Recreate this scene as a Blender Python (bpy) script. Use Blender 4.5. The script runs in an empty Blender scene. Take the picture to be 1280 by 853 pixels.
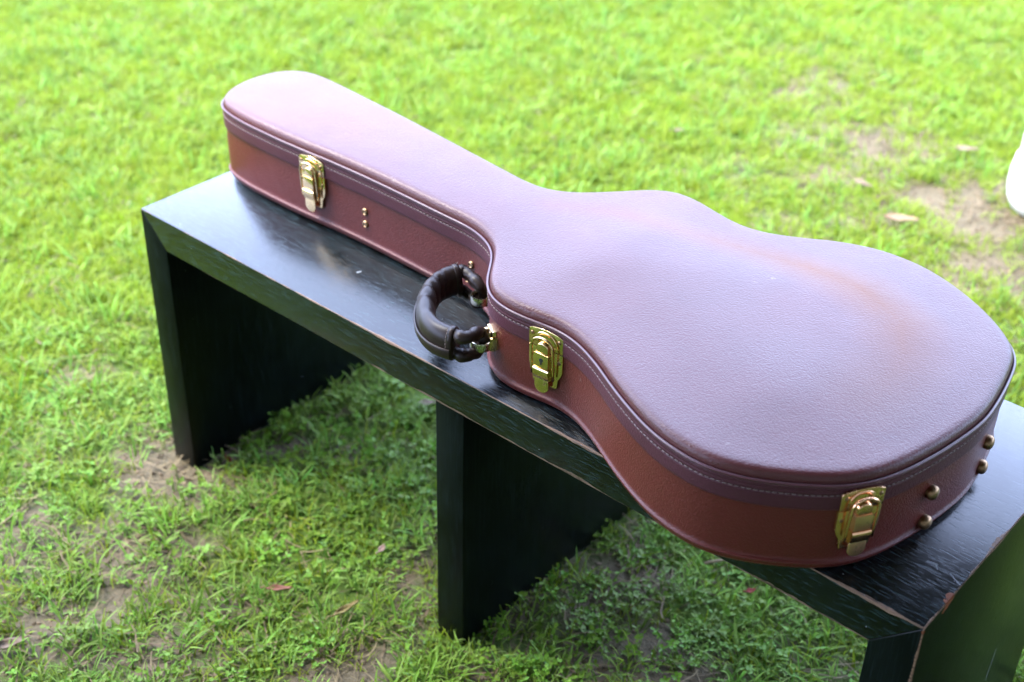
import bpy, bmesh, math, random
import numpy as np
from mathutils import Vector, Matrix, Euler
from mathutils.geometry import delaunay_2d_cdt

random.seed(7)
rng = np.random.default_rng(11)
S = bpy.context.scene
COL = S.collection

# ------------------------------------------------------------------ camera
cam_d = bpy.data.cameras.new('camera')
cam = bpy.data.objects.new('camera', cam_d)
COL.objects.link(cam)
S.camera = cam
cam_pos = Vector((1.5565, -0.9985, 1.4135))
cr = Vector((0.7539902, 0.6564898, 0.0228029))
cu = Vector((-0.3785034, 0.4058225, 0.8318914))
cf = Vector((-0.5368743, 0.6358689, -0.5544697))
cam.matrix_world = Matrix(((cr.x, cu.x, -cf.x, cam_pos.x), (cr.y, cu.y, -cf.y, cam_pos.y),
                           (cr.z, cu.z, -cf.z, cam_pos.z), (0, 0, 0, 1)))
cam_d.sensor_fit = 'HORIZONTAL'
cam_d.sensor_width = 36
cam_d.lens = 48.52
cam_d.clip_start = 0.05
cam_d.clip_end = 2000
cam_d.dof.use_dof = True
cam_d.dof.focus_distance = 1.56
cam_d.dof.aperture_fstop = 4.2

# ------------------------------------------------------------------ sky, sun, exposure
SUN_EL, SUN_AZ = math.radians(58), math.radians(216)     # azimuth counted from +X towards +Y
W = bpy.data.worlds.new('World')
S.world = W
W.use_nodes = True
wn = W.node_tree.nodes
wl = W.node_tree.links
wn.clear()
wo = wn.new('ShaderNodeOutputWorld')
bg = wn.new('ShaderNodeBackground')
sky = wn.new('ShaderNodeTexSky')
sky.sky_type = 'NISHITA'
sky.sun_disc = False
sky.sun_elevation = SUN_EL
sky.sun_rotation = math.pi / 2 - SUN_AZ
sky.altitude = 0
sky.air_density = 1.0
sky.dust_density = 4.0
sky.ozone_density = 1.0
# a bright thin overcast over the blue: soft cloud cover, a little uneven, the same all round
tcw = wn.new('ShaderNodeTexCoord')
cn = wn.new('ShaderNodeTexNoise')
cn.inputs['Scale'].default_value = 2.2
cn.inputs['Detail'].default_value = 5
wl.new(tcw.outputs['Generated'], cn.inputs['Vector'])
cc = wn.new('ShaderNodeValToRGB')
cc.color_ramp.elements[0].position = .3
cc.color_ramp.elements[0].color = (7.0, 8.8, 14.6, 1)
cc.color_ramp.elements[1].position = .7
cc.color_ramp.elements[1].color = (9.0, 10.9, 16.4, 1)
wl.new(cn.outputs[0], cc.inputs[0])
hs = wn.new('ShaderNodeMix')
hs.data_type = 'RGBA'
hs.inputs[0].default_value = 0.80
wl.new(sky.outputs[0], hs.inputs[6])
wl.new(cc.outputs[0], hs.inputs[7])
wl.new(hs.outputs[2], bg.inputs[0])
bg.inputs[1].default_value = 0.15
wl.new(bg.outputs[0], wo.inputs[0])
sd = bpy.data.lights.new('sun', 'SUN')
sd.energy = 2.6
sd.angle = math.radians(30)
sd.color = (1.0, 0.95, 0.86)
sun = bpy.data.objects.new('sun', sd)
COL.objects.link(sun)
sdir = Vector((math.cos(SUN_EL) * math.cos(SUN_AZ), math.cos(SUN_EL) * math.sin(SUN_AZ), math.sin(SUN_EL)))
sun.rotation_euler = sdir.to_track_quat('Z', 'Y').to_euler()
S.view_settings.view_transform = 'Standard'
S.view_settings.look = 'None'
S.view_settings.exposure = 2.66
S.view_settings.gamma = 1.0
S.view_settings.use_curve_mapping = False
S.cycles.max_bounces = 8
S.cycles.caustics_reflective = False
S.cycles.caustics_refractive = False
S.cycles.use_denoising = True


# ------------------------------------------------------------------ node helpers
class Mat:
    def __init__(self, name):
        self.m = bpy.data.materials.new(name)
        self.m.use_nodes = True
        self.n = self.m.node_tree.nodes
        self.l = self.m.node_tree.links
        self.n.clear()
        self.out = self.n.new('ShaderNodeOutputMaterial')
        self.p = self.n.new('ShaderNodeBsdfPrincipled')
        self.l.new(self.p.outputs[0], self.out.inputs[0])
        self.tc = self.n.new('ShaderNodeTexCoord')

    def link(self, a, b):
        self.l.new(a, b)

    def val(self, sock, v):
        if isinstance(v, bpy.types.NodeSocket):
            self.l.new(v, sock)
        elif v is not None:
            if hasattr(sock, 'default_value') and hasattr(sock.default_value, '__len__') and not hasattr(v, '__len__'):
                sock.default_value = [v] * len(sock.default_value)
            else:
                sock.default_value = v

    def math(self, op, a, b=None, c=None, clamp=False):
        n = self.n.new('ShaderNodeMath')
        n.operation = op
        n.use_clamp = clamp
        self.val(n.inputs[0], a)
        self.val(n.inputs[1], b)
        self.val(n.inputs[2], c)
        return n.outputs[0]

    def map(self, vec=None, scale=(1, 1, 1), loc=(0, 0, 0), rot=(0, 0, 0)):
        n = self.n.new('ShaderNodeMapping')
        self.l.new(vec or self.tc.outputs['Object'], n.inputs[0])
        n.inputs['Scale'].default_value = scale
        n.inputs['Location'].default_value = loc
        n.inputs['Rotation'].default_value = rot
        return n.outputs[0]

    def noise(self, vec=None, scale=5, detail=4, rough=0.55, dist=0.0):
        n = self.n.new('ShaderNodeTexNoise')
        self.l.new(vec or self.tc.outputs['Object'], n.inputs['Vector'])
        n.inputs['Scale'].default_value = scale
        n.inputs['Detail'].default_value = detail
        n.inputs['Roughness'].default_value = rough
        n.inputs['Distortion'].default_value = dist
        return n.outputs[0]

    def voronoi(self, vec=None, scale=5, feature='F1', smooth=None):
        n = self.n.new('ShaderNodeTexVoronoi')
        n.feature = feature
        self.l.new(vec or self.tc.outputs['Object'], n.inputs['Vector'])
        n.inputs['Scale'].default_value = scale
        if smooth is not None and 'Smoothness' in n.inputs:
            n.inputs['Smoothness'].default_value = smooth
        return n.outputs['Distance']

    def ramp(self, fac, stops, interp='LINEAR'):
        n = self.n.new('ShaderNodeValToRGB')
        n.color_ramp.interpolation = interp
        e = n.color_ramp.elements
        while len(e) < len(stops):
            e.new(0.5)
        for k, (pos, c) in zip(e, stops):
            k.position = pos
            k.color = (c, c, c, 1) if not hasattr(c, '__len__') else (*c, 1)
        self.val(n.inputs[0], fac)
        return n.outputs[0]

    def mix(self, fac, a, b, mode='MIX'):
        n = self.n.new('ShaderNodeMix')
        n.data_type = 'RGBA'
        n.blend_type = mode
        self.val(n.inputs[0], fac)
        for s, v in ((n.inputs[6], a), (n.inputs[7], b)):
            self.val(s, v if isinstance(v, bpy.types.NodeSocket) else (*v, 1))
        return n.outputs[2]

    def bump(self, height, strength=0.5, dist=0.001, normal=None):
        n = self.n.new('ShaderNodeBump')
        n.inputs['Strength'].default_value = strength
        n.inputs['Distance'].default_value = dist
        self.l.new(height, n.inputs['Height'])
        if normal is not None:
            self.l.new(normal, n.inputs['Normal'])
        return n.outputs[0]

    def sep(self, vec=None):
        n = self.n.new('ShaderNodeSeparateXYZ')
        self.l.new(vec or self.tc.outputs['Object'], n.inputs[0])
        return n.outputs

    def set(self, **kw):
        names = dict(base='Base Color', rough='Roughness', metal='Metallic', normal='Normal', spec='Specular IOR Level',
                     coat='Coat Weight', coat_rough='Coat Roughness', ior='IOR', sheen='Sheen Weight')
        for k, v in kw.items():
            s = self.p.inputs[names[k]]
            if isinstance(v, bpy.types.NodeSocket):
                self.l.new(v, s)
            elif k == 'base':
                s.default_value = (*v, 1)
            else:
                s.default_value = v
        return self.m


# ------------------------------------------------------------------ object helpers
class MB:
    """collects vertices and faces for one mesh object"""
    def __init__(self):
        self.v, self.f, self.mi = [], [], []

    def add(self, vs, fs, mi=0):
        o = len(self.v)
        self.v += [tuple(p) for p in vs]
        self.f += [tuple(i + o for i in f) for f in fs]
        self.mi += [mi] * len(fs)

    def loft(self, rings, closed=True, cap0=False, cap1=False, mi=0, flip=False):
        n = len(rings[0])
        vs = [p for r in rings for p in r]
        fs = []
        for i in range(len(rings) - 1):
            for j in range(n if closed else n - 1):
                k = (j + 1) % n
                q = (i * n + j, i * n + k, (i + 1) * n + k, (i + 1) * n + j)
                fs.append(q[::-1] if flip else q)
        if cap0:
            fs.append(tuple(range(n))[::1 if flip else -1])
        if cap1:
            q = tuple((len(rings) - 1) * n + j for j in range(n))
            fs.append(q[::-1] if flip else q)
        self.add(vs, fs, mi)

    def build(self, name, mats, parent=None, smooth=True, sharp=None):
        me = bpy.data.meshes.new(name)
        me.from_pydata(self.v, [], self.f)
        if not isinstance(mats, (list, tuple)):
            mats = [mats]
        for m in mats:
            me.materials.append(m)
        if len(mats) > 1:
            me.polygons.foreach_set('material_index', self.mi)
        me.polygons.foreach_set('use_smooth', [smooth] * len(me.polygons))
        me.update()
        if sharp is not None:
            me.set_sharp_from_angle(angle=math.radians(sharp))
        o = bpy.data.objects.new(name, me)
        COL.objects.link(o)
        if parent:
            o.parent = parent
        return o


def sweep(path, rad, seg=12, closed=False, up=(0, 0, 1), cap=True, mb=None, mi=0, bumpf=None):
    """tube along path; rad: number, (a, b) or function(i) -> (a, b): a across, b along up"""
    P = [Vector(p) for p in path]
    n = len(P)
    rings = []
    U = Vector(up)
    for i in range(n):
        if closed:
            t = P[(i + 1) % n] - P[i - 1]
        else:
            t = P[min(i + 1, n - 1)] - P[max(i - 1, 0)]
        t.normalize()
        s = t.cross(U)
        if s.length < 1e-4:
            s = t.cross(Vector((1, 0, 0)))
        s.normalize()
        u = s.cross(t)
        r = rad(i) if callable(rad) else rad
        a, b = r if hasattr(r, '__len__') else (r, r)
        ring = []
        for k in range(seg):
            th = 2 * math.pi * k / seg
            q = 1.0 if bumpf is None else bumpf(i, th)
            ring.append(P[i] + s * (a * q * math.cos(th)) + u * (b * q * math.sin(th)))
        rings.append(ring)
    mb = mb or MB()
    if closed:
        rings.append(rings[0])
        mb.loft(rings, mi=mi, flip=True)
    else:
        mb.loft(rings, cap0=cap, cap1=cap, mi=mi, flip=True)
    return mb


def lathe(profile, seg=24, frame=None, mb=None, mi=0):
    """profile of (radius, height); frame maps local (x, y, z) to the wanted place"""
    rings = []
    for r, h in profile:
        rings.append([Vector((r * math.cos(2 * math.pi * k / seg), r * math.sin(2 * math.pi * k / seg), h)) for k in range(seg)])
    if frame is not None:
        rings = [[frame @ p for p in r] for r in rings]
    mb = mb or MB()
    mb.loft(rings, cap0=True, cap1=True, mi=mi)
    return mb


def empty(name, loc, label, cat, group=None):
    o = bpy.data.objects.new(name, None)
    COL.objects.link(o)
    o.location = loc
    o.empty_display_size = 0.05
    return tag(o, label, cat, group)


def tag(o, label, cat, group=None, kind=None):
    o['label'] = label
    o['category'] = cat
    if group:
        o['group'] = group
    if kind:
        o['kind'] = kind
    return o


def vnoise(x, y, seed=0):
    """smooth value noise in numpy, about -1..1"""
    xi, yi = np.floor(x).astype(int), np.floor(y).astype(int)
    fx, fy = x - xi, y - yi
    fx, fy = fx * fx * (3 - 2 * fx), fy * fy * (3 - 2 * fy)

    def h(a, b):
        n = (a * 374761393 + b * 668265263 + seed * 1442695041) & 0x7fffffff
        n = ((n ^ (n >> 13)) * 1274126177) & 0x7fffffff
        return ((n ^ (n >> 16)) & 0xffff) / 32767.5 - 1
    return (h(xi, yi) * (1 - fx) + h(xi + 1, yi) * fx) * (1 - fy) + (h(xi, yi + 1) * (1 - fx) + h(xi + 1, yi + 1) * fx) * fy


def fbm(x, y, f, seed=0, oct=3):
    r, a = 0, 1.0
    for k in range(oct):
        r = r + a * vnoise(x * f * 2 ** k, y * f * 2 ** k, seed + k)
        a *= 0.5
    return r / 1.75


# ------------------------------------------------------------------ ground
# worn places on the lawn: (x, y, radius, how bare)
WORN = [(0.04, -0.03, .10, 1.0), (0.11, -0.01, .07, .9), (0.15, -0.19, .10, .65), (-0.28, 0.01, .07, .5), (0.14, 0.12, .06, .8),
        (0.19, -0.37, .08, .5), (0.74, 0.28, .08, .22), (0.76, 0.08, .07, .3), (0.69, -0.04, .05, .5), (0.21, 0.17, .05, .7),
        (0.58, 1.66, .24, .82), (0.26, 1.85, .22, .55), (0.71, 1.46, .20, .78), (0.42, 1.72, .14, .5), (0.62, 1.36, .12, .5), (-0.07, 2.10, .24, .4), (0.47, 0.03, .06, .4),
        (-0.05, -0.25, .08, .6), (0.62, 0.10, .05, .6), (0.30, 1.62, .12, .5), (0.46, 1.55, .14, .55), (0.03, -0.37, .08, .6),
        (0.33, -0.16, .05, .5), (0.86, 0.20, .07, .5)]


def ground_z(x, y):
    z = 0.010 * fbm(x, y, 2.2, 3) + 0.004 * fbm(x, y, 14, 8, 2)
    fade = np.clip(1.4 - np.hypot(x, y - 1) / 8, 0, 1)
    return z * fade


def bareness(x, y):
    b = np.zeros_like(x)
    for px, py, r, k in WORN:
        d2 = ((x - px) ** 2 + (y - py) ** 2) / (r * r)
        b = np.maximum(b, k * np.exp(-d2 * 1.3))
    n = fbm(x, y, 7, 21)
    b = b * np.clip(.78 + .75 * fbm(x, y, 17, 33), .15, 1)
    near = np.clip((1.0 - y) / 1.0, 0, 1) * np.clip((x + .6) / .8, 0, 1)
    b = b + 0.28 * n * (0.35 + near) + 0.11 * near
    b = b + .22 * np.clip(fbm(x, y, 11, 51) - .05, 0, 1) * near * 2
    back = np.clip((x + .5) / .6, 0, 1) * np.clip((y - .9) / .5, 0, 1)
    b = b + back * (.14 + .22 * fbm(x, y, 9, 71))
    return np.clip(b, 0, 1)


def axis(lo, hi, step, far):
    a = list(np.arange(lo, hi + 1e-6, step))
    s, l, r = step, [], []
    x0, x1 = a[0], a[-1]
    while x1 < far:
        s *= 1.35
        x0 -= s
        x1 += s
        l.insert(0, x0)
        r.append(x1)
    return np.array(l + a + r)


gx, gy = axis(-2.6, 1.9, 0.018, 600), axis(-1.0, 3.6, 0.018, 600)
X, Y = np.meshgrid(gx, gy)
Z = ground_z(X, Y)
fine = np.clip(1.5 - np.hypot(X, Y - 1) / 4, 0, 1)
Z = Z + fine * bareness(X, Y) * 0.004 * fbm(X, Y, 45, 5, 2)
V = np.stack([X.ravel(), Y.ravel(), Z.ravel()], 1)
nx, ny = len(gx), len(gy)
ii = (np.arange(ny - 1)[:, None] * nx + np.arange(nx - 1)[None, :]).ravel()
Fq = np.stack([ii, ii + 1, ii + nx + 1, ii + nx], 1)
me = bpy.data.meshes.new('ground')
me.vertices.add(len(V))
me.vertices.foreach_set('co', V.ravel().astype(np.float32))
me.loops.add(Fq.size)
me.loops.foreach_set('vertex_index', Fq.ravel().astype(np.int32))
me.polygons.add(len(Fq))
me.polygons.foreach_set('loop_start', (np.arange(len(Fq)) * 4).astype(np.int32))
me.polygons.foreach_set('use_smooth', np.ones(len(Fq), bool))
me.update(calc_edges=True)
att = me.attributes.new('bare', 'FLOAT', 'POINT')
att.data.foreach_set('value', bareness(X, Y).ravel().astype(np.float32))
ground = bpy.data.objects.new('ground', me)
COL.objects.link(ground)
ground['kind'] = 'structure'
ground['label'] = 'lawn soil with thin grey brown bare patches'

M = Mat('soil_and_turf')
at = M.n.new('ShaderNodeAttribute')
at.attribute_name = 'bare'
n1 = M.noise(scale=9, detail=6, rough=.65)
n2 = M.noise(scale=90, detail=5, rough=.7)
soil = M.mix(n1, (.060, .050, .030), (.172, .142, .090))
soil = M.mix(M.ramp(n2, [(.35, 0), (.62, 1)]), M.mix(.5, soil, (.040, .034, .022)), soil)
gcol = M.mix(n2, (.030, .055, .010), (.085, .14, .02))
fac = M.ramp(M.math('ADD', at.outputs['Fac'], M.math('MULTIPLY', M.math('SUBTRACT', n2, .5), .5)), [(.10, 0), (.36, 1)])
M.link(M.mix(fac, gcol, soil), M.p.inputs['Base Color'])
b = M.bump(n2, .8, .006, M.bump(M.noise(scale=400, detail=3), .5, .0015))
ground.data.materials.append(M.set(rough=.95, spec=.15, normal=b))


# ------------------------------------------------------------------ lawn plants (stuff): many small leaves on real stems
def leaf_mat(name, c0, c1, c2, trans=.4, rough=.45, big=.8, vary=.6):
    M = Mat(name)
    oi = M.n.new('ShaderNodeObjectInfo')
    geo = M.n.new('ShaderNodeNewGeometry')
    at = M.n.new('ShaderNodeAttribute')
    at.attribute_name = 'tone'
    n = M.noise(geo.outputs['Position'], scale=big, detail=3)
    c = M.mix(M.ramp(n, [(.3, 0), (.7, 1)]), c0, c1)
    c = M.mix(M.math('MULTIPLY', at.outputs['Fac'], .8), c, c2)
    hv = M.n.new('ShaderNodeHueSaturation')
    M.link(c, hv.inputs['Color'])
    M.link(M.math('ADD', 1 - vary / 2, M.math('MULTIPLY', oi.outputs['Random'], vary)), hv.inputs['Value'])
    M.link(M.math('ADD', .485, M.math('MULTIPLY', oi.outputs['Random'], .03)), hv.inputs['Hue'])
    tr = M.n.new('ShaderNodeBsdfTranslucent')
    mx = M.n.new('ShaderNodeMixShader')
    M.link(hv.outputs[0], M.p.inputs['Base Color'])
    M.link(hv.outputs[0], tr.inputs[0])
    mx.inputs[0].default_value = trans
    M.link(M.p.outputs[0], mx.inputs[1])
    M.link(tr.outputs[0], mx.inputs[2])
    M.link(mx.outputs[0], M.out.inputs[0])
    return M.set(rough=rough, spec=.14)


GRASS = leaf_mat('grass_blade', (.100, .220, .036), (.155, .270, .030), (.230, .305, .065), .36, big=2.5)
TURF = leaf_mat('turf_blade', (.166, .256, .012), (.202, .280, .014), (.230, .290, .040), .40, vary=.34)
WEED = leaf_mat('weed_leaf', (.070, .160, .016), (.100, .190, .016), (.13, .21, .02), .25)
STRAW = leaf_mat('dry_straw', (.15, .115, .060), (.20, .155, .085), (.09, .065, .040), .15, .7)


def tone_mesh(name, vs, fs, tones, mat):
    me = bpy.data.meshes.new(name)
    me.from_pydata(vs, [], fs)
    a = me.attributes.new('tone', 'FLOAT', 'POINT')
    a.data.foreach_set('value', np.array(tones, np.float32))
    me.materials.append(mat)
    me.polygons.foreach_set('use_smooth', [True] * len(fs))
    me.update()
    return bpy.data.objects.new(name, me)


def blade(vs, fs, tones, base, az, length, width, lean, curl, tone):
    """a strip bending outwards, folded along its midrib"""
    k = 4
    d = Vector((math.cos(az), math.sin(az), 0))
    s = Vector((-d.y, d.x, 0))
    p = Vector(base)
    ang = lean
    o = len(vs)
    for i in range(k + 1):
        t = i / k
        w = width * (0.62 + 0.9 * t - 1.5 * t * t) if t < 1 else 0.0004
        w = max(w, 0.0004)
        up = Vector((0, 0, 1))
        nrm = d * (-math.cos(ang)) + up * math.sin(ang)
        vs += [tuple(p - s * w * .5 + nrm * w * .22), tuple(p), tuple(p + s * w * .5 + nrm * w * .22)]
        tones += [tone] * 3
        if i < k:
            p = p + (d * math.sin(ang) + up * math.cos(ang)) * (length / k)
            ang += curl / k
    for i in range(k):
        for j in (0, 1):
            a = o + i * 3 + j
            fs.append((a, a + 1, a + 4, a + 3))


def make_tuft(seed, nb, spread, lmin, lmax, wmin, wmax, mat):
    r = random.Random(seed)
    vs, fs, tn = [], [], []
    for i in range(nb):
        az = r.uniform(0, 6.283)
        rr = spread * math.sqrt(r.random())
        a2 = r.uniform(0, 6.283)
        L = r.uniform(lmin, lmax)
        blade(vs, fs, tn, (rr * math.cos(a2), rr * math.sin(a2), -.003), az, L, r.uniform(wmin, wmax),
              r.uniform(.15, .95), r.uniform(.2, 1.3), r.random() ** 2)
    return tone_mesh('grass_tuft', vs, fs, tn, mat)


def make_weed(seed):
    """creeping weed: short stems each ending in a few small round leaflets"""
    r = random.Random(seed)
    vs, fs, tn = [], [], []
    for i in range(r.randint(9, 14)):
        a = r.uniform(0, 6.283)
        rr = .034 * math.sqrt(r.random())
        h = r.uniform(.006, .022)
        c = Vector((rr * math.cos(a), rr * math.sin(a), h))
        nl = r.choice((2, 3, 3, 4))
        for j in range(nl):
            az = a + j * 6.283 / nl + r.uniform(-.3, .3)
            d = Vector((math.cos(az), math.sin(az), r.uniform(-.15, .5))).normalized()
            s = Vector((-math.sin(az), math.cos(az), r.uniform(-.2, .2))).normalized()
            L = r.uniform(.0045, .0105)
            w = L * r.uniform(.22, .38)
            o = len(vs)
            up = d.cross(s)
            pts = [c, c + d * L * .3 + s * w * .8 + up * w * .2, c + d * L * .7 + s * w + up * w * .25, c + d * L,
                   c + d * L * .7 - s * w + up * w * .25, c + d * L * .3 - s * w * .8 + up * w * .2, c + d * L * .5]
            vs += [tuple(q) for q in pts]
            tn += [r.random()] * 7
            for q in range(6):
                fs.append((o + q, o + (q + 1) % 6, o + 6))
        o = len(vs)
        b0 = Vector((rr * .4 * math.cos(a), rr * .4 * math.sin(a), -.003))
        e = Vector((.0006, .0006, 0))
        vs += [tuple(b0 - e), tuple(b0 + e), tuple(c + e), tuple(c - e)]
        tn += [.2] * 4
        fs.append((o, o + 1, o + 2, o + 3))
    return tone_mesh('creeping_weed', vs, fs, tn, WEED)


def make_straw(seed):
    r = random.Random(seed)
    vs, fs, tn = [], [], []
    for i in range(4):
        a = r.uniform(0, 6.283)
        p = Vector((r.uniform(-.03, .03), r.uniform(-.03, .03), r.uniform(.001, .006)))
        L, w = r.uniform(.012, .045), r.uniform(.0005, .0011)
        o = len(vs)
        for k in range(4):
            s = Vector((-math.sin(a), math.cos(a), 0))
            vs += [tuple(p - s * w), tuple(p + s * w)]
            tn += [r.random()] * 2
            p = p + Vector((math.cos(a), math.sin(a), r.uniform(-.12, .14))) * L / 3
            a += r.uniform(-.35, .35)
        for k in range(3):
            fs.append((o + 2 * k, o + 2 * k + 1, o + 2 * k + 3, o + 2 * k + 2))
    return tone_mesh('straw', vs, fs, tn, STRAW)


def make_crumb(seed):
    r = random.Random(seed)
    bm = bmesh.new()
    bmesh.ops.create_icosphere(bm, subdivisions=1, radius=1)
    for v in bm.verts:
        v.co *= r.uniform(.6, 1.1)
        v.co.z *= .6
    me = bpy.data.meshes.new('soil_crumb')
    bm.to_mesh(me)
    bm.free()
    me.materials.append(CRUMB)
    return bpy.data.objects.new('soil_crumb', me)


M = Mat('soil_crumb')
oi = M.n.new('ShaderNodeObjectInfo')
M.link(M.mix(oi.outputs['Random'], (.07, .053, .034), (.20, .152, .10)), M.p.inputs['Base Color'])
CRUMB = M.set(rough=.95, spec=.1)


def scatter(name, variants, pts, rot, scl, idx, label, cat):
    """one stuff object: its points carry instances of the given small meshes"""
    coll = bpy.data.collections.new(name + '_source')
    for o in variants:
        coll.objects.link(o)
    me = bpy.data.meshes.new(name)
    me.vertices.add(len(pts))
    me.vertices.foreach_set('co', np.asarray(pts, np.float32).ravel())
    for nm, typ, arr, key in (('turn', 'FLOAT_VECTOR', rot, 'vector'), ('size', 'FLOAT_VECTOR', scl, 'vector'), ('pick', 'INT', idx, 'value')):
        a = me.attributes.new(nm, typ, 'POINT')
        a.data.foreach_set(key, np.asarray(arr, np.int32 if typ == 'INT' else np.float32).ravel())
    o = bpy.data.objects.new(name, me)
    COL.objects.link(o)
    tag(o, label, cat, kind='stuff')
    ng = bpy.data.node_groups.new(name, 'GeometryNodeTree')
    ng.interface.new_socket('Geometry', in_out='INPUT', socket_type='NodeSocketGeometry')
    ng.interface.new_socket('Geometry', in_out='OUTPUT', socket_type='NodeSocketGeometry')
    gi, go = ng.nodes.new('NodeGroupInput'), ng.nodes.new('NodeGroupOutput')
    ip = ng.nodes.new('GeometryNodeInstanceOnPoints')
    ci = ng.nodes.new('GeometryNodeCollectionInfo')
    ci.inputs[0].default_value = coll
    ci.inputs['Separate Children'].default_value = True
    ci.inputs['Reset Children'].default_value = True

    def named(nm, typ):
        n = ng.nodes.new('GeometryNodeInputNamedAttribute')
        n.data_type = typ
        n.inputs[0].default_value = nm
        return n.outputs[0]
    er = ng.nodes.new('FunctionNodeEulerToRotation')
    ng.links.new(named('turn', 'FLOAT_VECTOR'), er.inputs[0])
    ng.links.new(gi.outputs[0], ip.inputs['Points'])
    ng.links.new(ci.outputs[0], ip.inputs['Instance'])
    ip.inputs['Pick Instance'].default_value = True
    ng.links.new(named('pick', 'INT'), ip.inputs['Instance Index'])
    ng.links.new(er.outputs[0], ip.inputs['Rotation'])
    ng.links.new(named('size', 'FLOAT_VECTOR'), ip.inputs['Scale'])
    ng.links.new(ip.outputs[0], go.inputs[0])
    md = o.modifiers.new('scatter', 'NODES')
    md.node_group = ng
    return o


BL, BW, BH, BT = 1.2459, 0.4154, 0.45, 0.052      # bench length, depth, height, board thickness
LEGS = [(0, BT), (.5888, .6366), (BL - BT, BL)]


def field(density, box, keep, seed):
    """random points over box, thinned by keep(x, y) in 0..1, kept off the bench legs"""
    g = np.random.default_rng(seed)
    n = int(density * (box[1] - box[0]) * (box[3] - box[2]))
    x, y = g.uniform(box[0], box[1], n), g.uniform(box[2], box[3], n)
    k = g.random(n) < keep(x, y)
    for a, b in LEGS:
        k &= ~((x > a - .006) & (x < b + .006) & (y > -.014) & (y < BW + .006))
    x, y = x[k], y[k]
    return x, y, g


def place(name, variants, density, box, keep, seed, smin, smax, label, cat, tilt=.15, lush=None, lift=0.0):
    x, y, g = field(density, box, keep, seed)
    n = len(x)
    z = ground_z(x, y) + lift
    rot = np.stack([g.normal(0, tilt, n), g.normal(0, tilt, n), g.uniform(0, 6.283, n)], 1)
    s = g.uniform(smin, smax, n)
    if lush is not None:
        s = s * lush(x, y)
    scl = np.stack([s, s, s * g.uniform(.8, 1.2, n)], 1)
    return scatter(name, variants, np.stack([x, y, z], 1), rot, scl, g.integers(0, len(variants), n), label, cat)


def under(x, y):
    """1 beneath the bench, where little light falls and grass grows thin"""
    u = np.clip(np.minimum(np.minimum(x + .02, BL + .02 - x), np.minimum(y + .02, BW + .05 - y)) / .12, 0, 1)
    return u


def lushness(x, y):
    away = np.clip(np.clip((-.05 - x) / .5, 0, 1) + np.clip((y - .55) / .6, 0, 1), 0, 1)
    return away


def keep_grass(x, y):
    return np.clip(1.12 - 1.35 * bareness(x, y) - .18 * under(x, y), 0.02, 1)


tufts = [make_tuft(i, 11, .024, .016, .055, .0026, .0062, GRASS) for i in range(8)]
turf = [make_tuft(40 + i, 14, .024, .014, .036, .0020, .0038, TURF) for i in range(5)]
weeds = [make_weed(i) for i in range(7)]
straws = [make_straw(i) for i in range(6)]
crumbs = [make_crumb(i) for i in range(4)]
NEAR = (-2.6, 2.1, -1.1, 3.7)
place('lawn_grass', tufts, 1650, NEAR, lambda x, y: keep_grass(x, y) * (1 - .72 * lushness(x, y)), 1, .65, 1.15,
      'bright green lawn grass growing all around the black bench', 'grass', .2, lambda x, y: .9 + .25 * lushness(x, y))
place('fine_turf', turf, 3000, NEAR, lambda x, y: keep_grass(x, y) * (.25 + .75 * lushness(x, y)), 2, .7, 1.2,
      'dense short yellow green turf on the open lawn behind the bench', 'turf', .15)
place('creeping_weeds', weeds, 800, NEAR, lambda x, y: np.clip((.55 + .45 * under(x, y) - .35 * bareness(x, y)) * (1 - .97 * lushness(x, y)), 0, 1), 3, .6, 1.1,
      'small round leaved weeds creeping among the grass near the bench', 'ground cover', .2)
place('dry_straw_litter', straws, 900, NEAR, lambda x, y: np.clip(.30 + 1.1 * bareness(x, y), 0, 1), 4, .6, 1.3,
      'dry straw and dead grass lying on the bare soil patches', 'litter', .1, lift=.002)
place('soil_crumbs', crumbs, 6000, (-1.2, 1.6, -.9, 2.4), lambda x, y: np.clip(1.5 * bareness(x, y) - .25, 0, 1), 5, .0010, .0058,
      'loose grey soil crumbs on the worn patches of lawn', 'soil', .4)
place('outer_lawn', turf + tufts, 420, (-9, 8, -6, 11),
      lambda x, y: ((x < -2.5) | (x > 2.0) | (y < -1.0) | (y > 3.6)) * np.clip(1.5 - np.hypot(x, y - 1.5) / 9, 0, 1), 6, 1.0, 1.7,
      'open lawn stretching away beyond the bench', 'grass', .15)

# ------------------------------------------------------------------ unseen roof and wall, added behind and above the camera to shade the near scene
M = Mat('dark_timber_boards')
n = M.noise(M.map(scale=(2, 40, 40)), 2, 4)
TIMBER = M.set(base=(.12, .085, .06), rough=.7)
M.link(M.mix(n, (.09, .06, .045), (.16, .115, .08)), M.p.inputs['Base Color'])
M = Mat('rendered_wall')
M.link(M.mix(M.noise(scale=4, detail=5), (.30, .27, .23), (.38, .35, .30)), M.p.inputs['Base Color'])
RENDERED = M.set(rough=.9)
VA = math.radians(142)
vd, vs_ = Vector((math.cos(VA), math.sin(VA), 0)), Vector((math.sin(VA), -math.cos(VA), 0))
EDGE, ROOFZ = .12, 2.70


def block(name, a0, a1, b0, b1, z0, z1, mat):
    mb = MB()
    q = [vd * a + vs_ * b for a, b in ((a0, b0), (a1, b0), (a1, b1), (a0, b1))]
    vs = [p + Vector((0, 0, z)) for z in (z0, z1) for p in q]
    mb.add(vs, [(0, 1, 2, 3), (7, 6, 5, 4), (0, 4, 5, 1), (1, 5, 6, 2), (2, 6, 7, 3), (3, 7, 4, 0)])
    o = mb.build(name, mat, smooth=False)
    o['kind'] = 'structure'
    return o


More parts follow.
